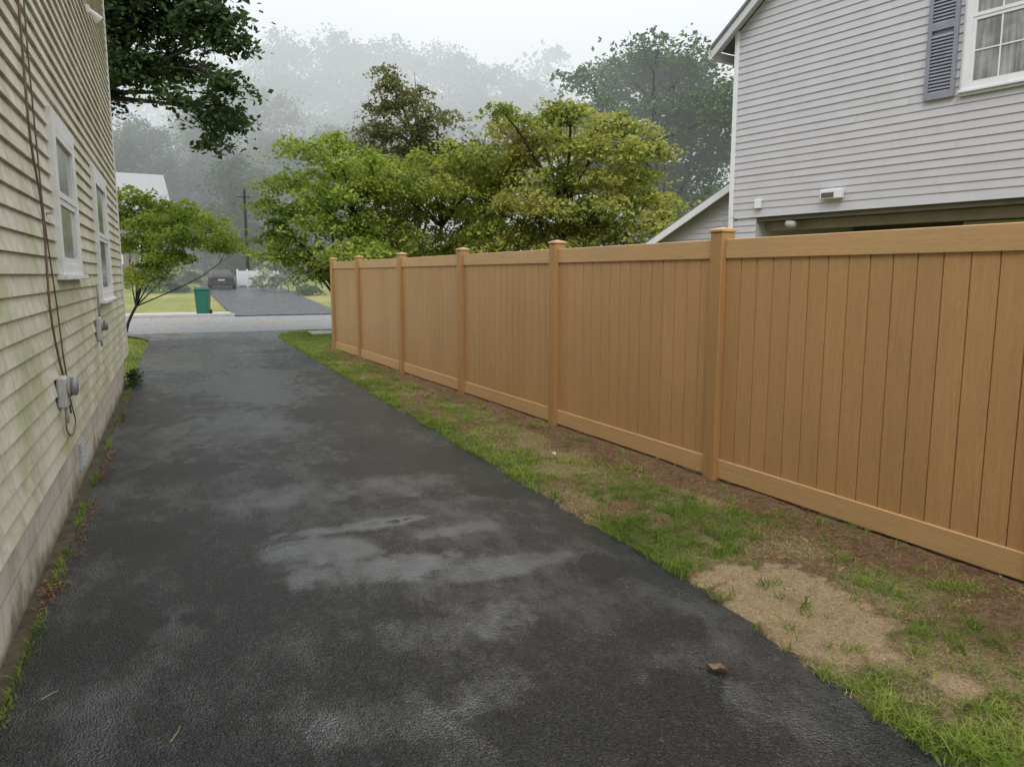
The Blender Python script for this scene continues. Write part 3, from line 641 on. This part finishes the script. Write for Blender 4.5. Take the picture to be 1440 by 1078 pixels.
L_E=leafmat('hazy_green_leaves',[(.065,.10,.038),(.09,.14,.05),(.13,.185,.065)],haze=2.2,trans=0)
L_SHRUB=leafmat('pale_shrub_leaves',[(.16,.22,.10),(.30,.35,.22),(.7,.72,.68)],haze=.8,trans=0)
tree('maple_tree','bright yellow green maple hanging over the far end of the tan fence','tree',gbase(480,19),
 LB([(440,203,46,12),(470,190,22,10),(400,250,36,15),(475,235,50,16),(408,288,44,16),(460,272,50,16),(397,322,34,15),(465,308,54,16),(520,258,46,17),(425,352,40,14),(490,342,50,19),(520,305,46,18),(465,374,46,12),(390,348,18,14),(535,345,44,18),(515,220,34,12)],18.5,.9),L_BRIGHT,BARK,24000,.105,.26,.075,.3,flat=.18,per=95)
tree('maple_tree','green middle maple with yellow tinted tips behind the fence, right of the bright one','tree',gbase(600,20),
 LB([(560,230,46,14),(652,206,46,14),(600,256,56,17),(665,240,48,17),(555,288,50,17),(620,292,54,17),(685,282,46,18),(560,325,50,17),(640,325,56,17),(600,355,54,15),(695,322,46,20),(560,358,48,14),(665,358,54,14),(540,250,40,14),(700,252,34,16),(605,220,40,12)],19.5,.9),L_MID,BARK,25000,.105,.26,.085,.32,flat=.18,per=95)
tree('bronze_tree','tall narrow bronze green tree rising above the green maples','tree',gbase(585,23),
 LB([(536,94,14,8),(546,114,28,11),(574,134,36,13),(538,148,30,12),(608,160,40,14),(556,180,56,16),(622,198,50,16),(498,200,36,12),(585,218,64,18),(680,290,45,40),(655,240,50,28),(560,255,56,28),(520,225,44,18),(700,225,36,24)],22.5,.9),L_RED,BARK,25000,.115,.24,.10,.3,flat=.2,per=80)
tree('maple_tree','large golden tinted maple behind the fence, rightmost of the garden trees','tree',gbase(790,19.5),
 LB([(698,148,20,9),(732,172,42,13),(796,153,46,13),(862,173,47,14),(768,200,62,16),(840,205,62,16),(910,202,30,16),(726,230,46,17),(800,242,68,17),(880,245,54,18),(740,277,56,17),(820,284,66,18),(905,273,42,17),(765,314,64,17),(860,314,64,17),(932,308,30,16),(716,330,48,18),(800,346,74,15),(880,346,58,14)],18.5,1.2),L_GOLD,BARK,45000,.105,.26,.105,.3,flat=.18,per=95)
g0=G(176,466)
tree('small_maple_tree','small spreading light green maple beside the far corner of the cream house','tree',(g0.x,g0.y,-.04),
 LB([(185,272,36,11),(235,288,44,13),(285,304,40,13),(205,310,46,13),(262,326,48,13),(314,338,26,10),(185,338,32,12),(232,352,36,11),(170,296,24,14),(322,324,14,9),(200,385,28,12),(215,368,34,10)],19.5,.7),L_BRIGHT,BARK,19000,.09,.18,.04,.28,lr=.5,flat=.2,per=80)
b_=PD(-260,386,20.0)
tree('shade_tree','big dark leaved tree overhanging from behind the cream house roof','tree',(b_.x,b_.y,-.05),
 LB([(150,20,50,40),(230,20,52,34),(296,28,42,26),(332,50,18,16),(180,78,48,28),(255,86,40,18),(318,105,20,20),(298,148,28,18),(322,168,16,18),(296,195,15,10),(150,130,22,24),(165,-60,90,50),(270,-50,62,40),(60,0,80,60),(40,-110,110,50),(60,100,60,40),(240,125,20,10)],17,1.0),L_DARK,BARK,42000,.14,.23,.24,.85,lr=.25)
tree('broadleaf_tree','tall hazy green tree behind the left corner of the grey house','tree',gbase(930,40),
 LB([(930,62,50,22),(870,95,46,22),(975,92,44,24),(815,105,28,14),(905,130,60,28),(985,148,44,34),(850,160,50,28),(930,188,66,32),(1000,210,40,40),(880,235,60,36),(960,255,60,40),(1040,140,50,50),(1000,290,40,30),(835,215,40,30),(960,300,60,30),(790,180,30,20),(800,150,24,14),(940,95,60,26),(950,155,60,30)],40,2.5),L_E,BARKH,46000,.24,.55,.15,.4,lr=.4)
FT_=[
(205,165,345,60,62,0,'hazy dark tree behind the grey roofed house'),
(290,150,340,55,66,1,'hazy dark tree rising above the small light green maple'),
(365,118,330,64,74,2,'misty tree behind the utility pole'),
(395,50,240,80,88,0,'tall pale misty tree above the bright green maple'),
(475,46,250,78,91,1,'tall pale misty tree just left of the bronze tree top'),
(560,58,250,78,93,2,'pale misty tree directly behind the bronze tree top'),
(635,60,260,70,95,0,'pale misty tree just right of the bronze tree top'),
(700,96,280,64,98,1,'faint misty tree above the left shoulder of the golden maple'),
(755,120,300,60,100,2,'faintest low misty tree right beside the tall hazy green tree'),
(160,180,380,45,58,1,'hazy dark tree partly hidden by the corner of the cream house'),
(340,215,370,50,56,0,'dark green tree behind the white fence across the street'),
(430,180,360,66,70,1,'hazy tree hidden behind the bright green maple'),
(520,160,360,64,72,0,'hazy tree seen between the bright maple and the middle maple'),
(300,95,250,60,82,2,'misty tree right of the hanging shade tree branches'),
(700,200,370,62,66,1,'hazy tree hidden behind the golden maple'),
(1080,90,330,60,70,1,'hazy tree hidden behind the grey house')]
for (px,yt,yb,hw,D,k,lab) in FT_:
    lo=[]; h=yb-yt
    for i in range(14):
        t=(i+.5)/14; yy=yt+h*t*.95; ww=hw*math.sqrt(max(.1,math.sin(math.pi*min(1,.12+t*.8)))); xx=px+random.uniform(-1,1)*ww*.65
        lo.append((xx,yy+10,hw*random.uniform(.44,.62),h*.095))
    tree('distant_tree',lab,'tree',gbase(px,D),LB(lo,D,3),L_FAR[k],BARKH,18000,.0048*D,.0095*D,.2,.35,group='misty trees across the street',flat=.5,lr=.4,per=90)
P=[]
for i in range(75):
    px=-400+i*28+random.uniform(-12,12); D=random.uniform(112,128); yt=112+28*math.sin(i*.7)+random.uniform(-15,20)+ (70 if px>800 else 0)
    for yy in np.linspace(yt,370,7): P.append(lobecloud(tuple(PD(px,yy,D)),4.6,3.2,160,1.5,.6)[0])
for i in range(50):
    px=60+i*14; D=random.uniform(76,86)
    for yy in (215,250,290,330,365): P.append(lobecloud(tuple(PD(px,yy+random.uniform(-15,10),D)),2.8,2.0,100,1.1,.6)[0])
tag(npmesh('far_wood',mkleaves(np.concatenate(P),1.0),4,L_FAR[1]),'misty wood on the rising ground far behind the houses','wood',kind='stuff')
def shrub(px,py,rx,ry,D,mat,label,n=1600,name='shrub',size=.13):
    q=PD(px,386,D) if D else G(px,py); D=D or Vector((q.x,q.y,0)).dot(Fh); b=(q.x,q.y,gz(q.y)); k=D/1092
    lo=[((b[0]+random.uniform(-.7,.7)*rx*k,b[1]+random.uniform(-.7,.7)*rx*k,b[2]+ry*k*random.uniform(.5,1.5)),rx*k*.5,ry*k*.45) for _ in range(6)]
    return tree(name,label,'shrub',b,lo,mat,BARKH,n,size,size*1.2,.03,.3)
shrub(366,380,22,26,47,L_SHRUB,'pale flowering shrub in front of the white fence',2600)
shrub(222,398,24,16,44,L_FAR[1],'low dark shrub in front of the brick house across the street')
shrub(250,398,14,9,44,L_FAR[0],'low green shrub right of the dark shrub by the brick house')
shrub(405,392,22,22,46,L_FAR[0],'green shrub beside the opposite driveway right of the pale flowering one')
shrub(440,398,20,10,44,L_FAR[2],'low green shrub nearest to the fence end across the street')
shrub(268,385,12,12,54,L_FAR[2],'small bright shrub left of the parked dark car')
tree('corner_weed','small dark green clump growing at the far corner of the cream house','plant',(-.60,11.9,-.02),[((-.61,11.8+i*.14,.08+.08*(i%2)),.06,.08) for i in range(5)],L_DARK,BARK,900,.04,.045,.01,.3)

# ------------------------------------------------------------ far houses
def simplehouse(name,label,px0,px1,ye,yr,D,wall,roof,depth=7,wins=(),turn=0):
    a=PD(px0,386,D); b=PD(px1,386,D); d=(b-a); L=Vector((d.x,d.y,0)).length; rz=math.atan2(d.y,d.x)+turn
    k=D/1092; ze=CAMZ+(386-ye)*k; zr=CAMZ+(386-yr)*(k*1.07); z0=gz(a.y)-.5
    r=thing(name,label,'house',(a.x,a.y,0),rz)
    m=MB(); m.box(0,L,0,depth,z0,ze-.002); m.build('wall',wall,r)
    m=MB(); m.prism([(0,ze),(depth,ze),(depth/2,zr-.05)],'x',.02,L-.02); m.build('gable',wall,r)
    m=MB()
    for (y0,z0_,y1,z1) in ((-.4,ze-.1,depth/2,zr),(depth/2,zr,depth+.4,ze-.1)):
        l=math.hypot(y1-y0,z1-z0_); ny,nz=-(z1-z0_)/l*.12,(y1-y0)/l*.12
        m.prism([(y0,z0_),(y1,z1),(y1+ny,z1+nz),(y0+ny,z0_+nz)],'x',-.3,L+.3)
    m.build('roof',roof,r)
    for (x0,x1,za,zb) in wins:
        m=MB(); m.box(L*x0,L*x1,-.05,-.002,za,zb); f_=m.build('window',WHITEH,r); m=MB(); m.quad((L*x0+.1,-.056,za+.1),(L*x1-.1,-.056,za+.1),(L*x1-.1,-.056,zb-.1),(L*x0+.1,-.056,zb-.1)); m.build('pane',GLASS,f_,recalc=False)
    return r
simplehouse('brick_house','dark brick house with grey shingle roof across the street at left',60,226,292,244,48,BRICKH,ROOFH,6,((.5,.62,2.2,3.6),(.75,.87,2.2,3.6),(.2,.32,2.2,3.6)),R_(31))
simplehouse('white_house','white house glimpsed between the garden maples across the street',520,760,330,275,46,WHITEH,ROOFH,7,((.1,.18,2,3.2),(.3,.38,2,3.2),(.5,.58,2,3.2),(.7,.78,2,3.2)))
a=PD(334,386,50.5); b=PD(400,386,48.5); d=b-a; L=Vector((d.x,d.y,0)).length
wf=thing('picket_fence','white picket fence beside the parked car across the street','fence',(a.x,a.y,gz(a.y)),math.atan2(d.y,d.x))
n=int(L/.9)+1
for i in range(n):
    m=MB(); m.box(i*.9-.05,i*.9+.05,-.05,.05,-.2,1.15,.01); m.build('post',WHITEH,wf)
m=MB()
for i in range(int((n-1)*.9/.11)): m.box(i*.11+.01,i*.11+.085,-.075,-.051,.12,1.05)
pk=m.build('pickets',WHITEH,wf)
for zz in (.3,.85): m=MB(); m.box(0,(n-1)*.9,-.0505,-.02,zz,zz+.08); m.build('rail',WHITEH,wf)
D=53; q=PD(349,386,D); k=D/1092; up_=thing('utility_pole','thin dark wooden utility pole with crossarm in the misty trees','utility pole',(q.x,q.y,gz(q.y)))
zt=CAMZ+(386-268)*k-gz(q.y); m=MB(); m.tube([(0,0,-.3),(0,0,zt)],[.12,.08],10); m.build('pole',BARK,up_); m=MB(); m.box(-.5,.5,-.11,-.08,zt-.6,zt-.53); m.build('crossarm',BARK,up_)
for xx in (-.42,.42):
    m=MB(); m.tube([(xx,-.095,zt-.53),(xx,-.095,zt-.43)],[.03,.02],8); m.build('insulator',ROOFH,up_)

# ------------------------------------------------------------ green bin
GREEN=simple('green_plastic',(.012,.14,.10),.4,.12,5,0,haze=.5); BLK=simple('black_rubber',(.02,.02,.02),.7,.2,9,0,haze=.5)
q=G(285,441); bn=thing('wheelie_bin','green wheeled rubbish bin standing at the far kerb','bin',(q.x,min(q.y,32.0),-.045),R_(-15)); bn.scale=(.84,.84,1.08)
m=MB()
for z,hw,hd in ((.06,.23,.25),(.12,.245,.27),(.85,.29,.33),(.93,.30,.34)):
    m.v+=[(-hw+.03,-hd,z),(hw-.03,-hd,z),(hw,-hd+.03,z),(hw,hd-.03,z),(hw-.03,hd,z),(-hw+.03,hd,z),(-hw,hd-.03,z),(-hw,-hd+.03,z)]
for r in range(3):
    for k_ in range(8): m.f.append((r*8+k_,r*8+(k_+1)%8,r*8+8+(k_+1)%8,r*8+8+k_))
m.f.append(tuple(range(8))); m.f.append(tuple(range(24,32))); m.build('body',GREEN,bn)
m=MB(); m.box(-.33,.33,-.38,.36,.932,.985,.015); m.box(-.27,.27,-.30,.28,.98,1.03,.02); m.build('lid',GREEN,bn)
m=MB(); m.tube([(-.24,.42,.93),(.24,.42,.93)],.018,8); m.box(-.26,-.22,.34,.43,.90,.95); m.box(.22,.26,.34,.43,.90,.95); m.build('handle',GREEN,bn)
for s in (-1,1):
    m=MB(); m.tube([(s*.25,.26,.12),(s*.31,.26,.12)],.12,16); m.build('wheel',BLK,bn)

# ------------------------------------------------------------ parked car (rear faces the street)
q=G(312,408)
CARP=simple('dark_car_paint',(.016,.017,.020),.25,.1,3,0,haze=.8,spec=.5); TAIL=simple('red_tail_lamp',(.13,.012,.012),.25,.1,5,0,haze=.8); CG=simple('dark_car_glass',(.03,.035,.04),.08,.2,2,0,haze=.8); PLATE=simple('pale_number_plate',(.4,.4,.38),.5,.05,5,0,haze=.8); RIM=simple('alloy_rim',(.35,.35,.36),.3,.1,5,0,haze=.8,metal=.8)
car=thing('parked_car','dark sedan parked on the driveway across the street','car',(q.x,q.y,gz(q.y)+.03),R_(-4)); car.scale=(.86,.86,.86)
m=MB()
secs=[(0,.42,.88,.78,.74),(.08,.30,.98,.86,.82),(.6,.26,1.02,.91,.86),(1.5,.24,1.0,.92,.87),(3.0,.24,.96,.92,.87),(4.0,.26,.84,.90,.80),(4.5,.36,.66,.80,.70)]
for (y,z0,z1,a_,b_2) in secs:
    zm=(z0+z1)*.5; m.v+=[(-a_*.93,y,z0),(a_*.93,y,z0),(a_,y,zm),(b_2,y,z1-.05),(b_2*.9,y,z1),(-b_2*.9,y,z1),(-b_2,y,z1-.05),(-a_,y,zm)]
for r in range(len(secs)-1):
    for k_ in range(8): m.f.append((r*8+k_,r*8+(k_+1)%8,r*8+8+(k_+1)%8,r*8+8+k_))
m.f.append(tuple(range(8))); m.f.append(tuple(range(len(secs)*8-8,len(secs)*8))); body=m.build('body',CARP,car)
m=MB(); lo_=[(-.74,.55,1.0),(.74,.55,1.0),(.76,3.1,.95),(-.76,3.1,.95)]; hi_=[(-.56,1.15,1.42),(.56,1.15,1.42),(.58,2.3,1.43),(-.58,2.3,1.43)]
m.v=lo_+hi_; m.f=[(4,5,6,7),(0,1,5,4),(1,2,6,5),(2,3,7,6),(3,0,4,7)]; cabn=m.build('cabin',CARP,car)
def inset(v4,s,off):
    v=[Vector(x) for x in v4]; c_=sum(v,Vector())/4; n_=(v[1]-v[0]).cross(v[3]-v[0]).normalized()
    return [c_+(x-c_)*s+n_*off for x in v]
for nm,ids in (('rear_window',(0,1,5,4)),('side_window',(1,2,6,5)),('windscreen',(2,3,7,6)),('side_window',(3,0,4,7))):
    v4=[m.v[i] for i in ids]; g_=MB(); g_.quad(*inset(v4,.84,.008)); g_.build(nm,CG,cabn,recalc=False)
for s in (-1,1):
    t_=MB(); t_.box(s*.64-.12,s*.64+.12,-.03,.06,.74,.86,.01); t_.build('tail_light',TAIL,car)
    for yy in (.85,3.6):
        w_=MB(); w_.tube([(s*.72,yy,.33),(s*.93,yy,.33)],.33,18); wh=w_.build('wheel',BLK,car); w_=MB(); w_.tube([(s*.93,yy,.33),(s*.945,yy,.33)],[.21,.19],14); w_.build('rim',RIM,wh)
t_=MB(); t_.box(-.22,.22,-.02,.01,.62,.74); t_.build('number_plate',PLATE,car)
t_=MB(); t_.box(-.84,.84,-.06,.10,.36,.50,.02); t_.build('bumper',CARP,car)

# ------------------------------------------------------------ small things on the near ground
def dryleaf(px,py,s,rz,label):
    p=G(px,py); o=thing('dry_leaf',label,'leaf',(p.x,p.y,-.006),rz); m=MB(); nu,nv=7,6
    for j in range(nv+1):
        for i in range(nu+1):
            u=(i/nu-.5)*2; v=(j/nv-.5)*2; w_=(1-v*v)**.5*(.62+.1*math.sin(v*9)); x=u*w_*s; y=v*s*1.15
            m.v.append((x,y,.010+abs(u)**1.5*s*.6+.006*math.sin(v*5+u*3)))
    m.f=[(j*(nu+1)+i,j*(nu+1)+i+1,(j+1)*(nu+1)+i+1,(j+1)*(nu+1)+i) for j in range(nv) for i in range(nu)]
    m.build('blade',simple('dry_leaf_brown',(.30,.20,.14),.7,.35,30,.3),o,smooth=True,recalc=False)
    m=MB(); m.tube([(0,-s*1.1,.014),(s*.1,-s*1.5,.012),(s*.3,-s*1.9,.01)],[.0022,.0018,.001],6); m.build('stalk',simple('leaf_stalk',(.12,.07,.03),.7,.2,30,0),o)
dryleaf(1008,944,.034,R_(50),'curled dry brown leaf on the asphalt by the driveway edge')
dryleaf(845,703,.022,R_(10),'small dark dry leaf on the soil strip in front of the second panel')
def twig(px0,py0,px1,py1,label):
    a=G(px0,py0); b=G(px1,py1); m=MB(); m.tube([Vector((a.x,a.y,.006)),(a+b)/2+Vector((.006,.004,.008)),Vector((b.x,b.y,.006))],[.0022,.002,.0012],6)
    tag(m.build('straw_stem',simple('straw',(.40,.31,.17),.7,.2,30,0),None),label,'straw')
twig(240,1045,254,1022,'pale straw stem lying on the wet asphalt at the bottom left')
twig(58,985,82,972,'pale straw stem on the asphalt close to the foundation')
p=G(779,644); m=MB(); 
for i in range(9):
    a=i/9*2*math.pi; m.v.append((math.cos(a)*.025*random.uniform(.7,1.2),math.sin(a)*.018*random.uniform(.7,1.2),random.uniform(.03,.05)))
m.v.append((0,0,.06)); m.f=[(i,(i+1)%9,9) for i in range(9)]
o=m.build('paper_scrap',WHITE,None); o.location=(p.x,p.y,0); tag(o,'tiny white paper scrap in the grass below the fence','litter')
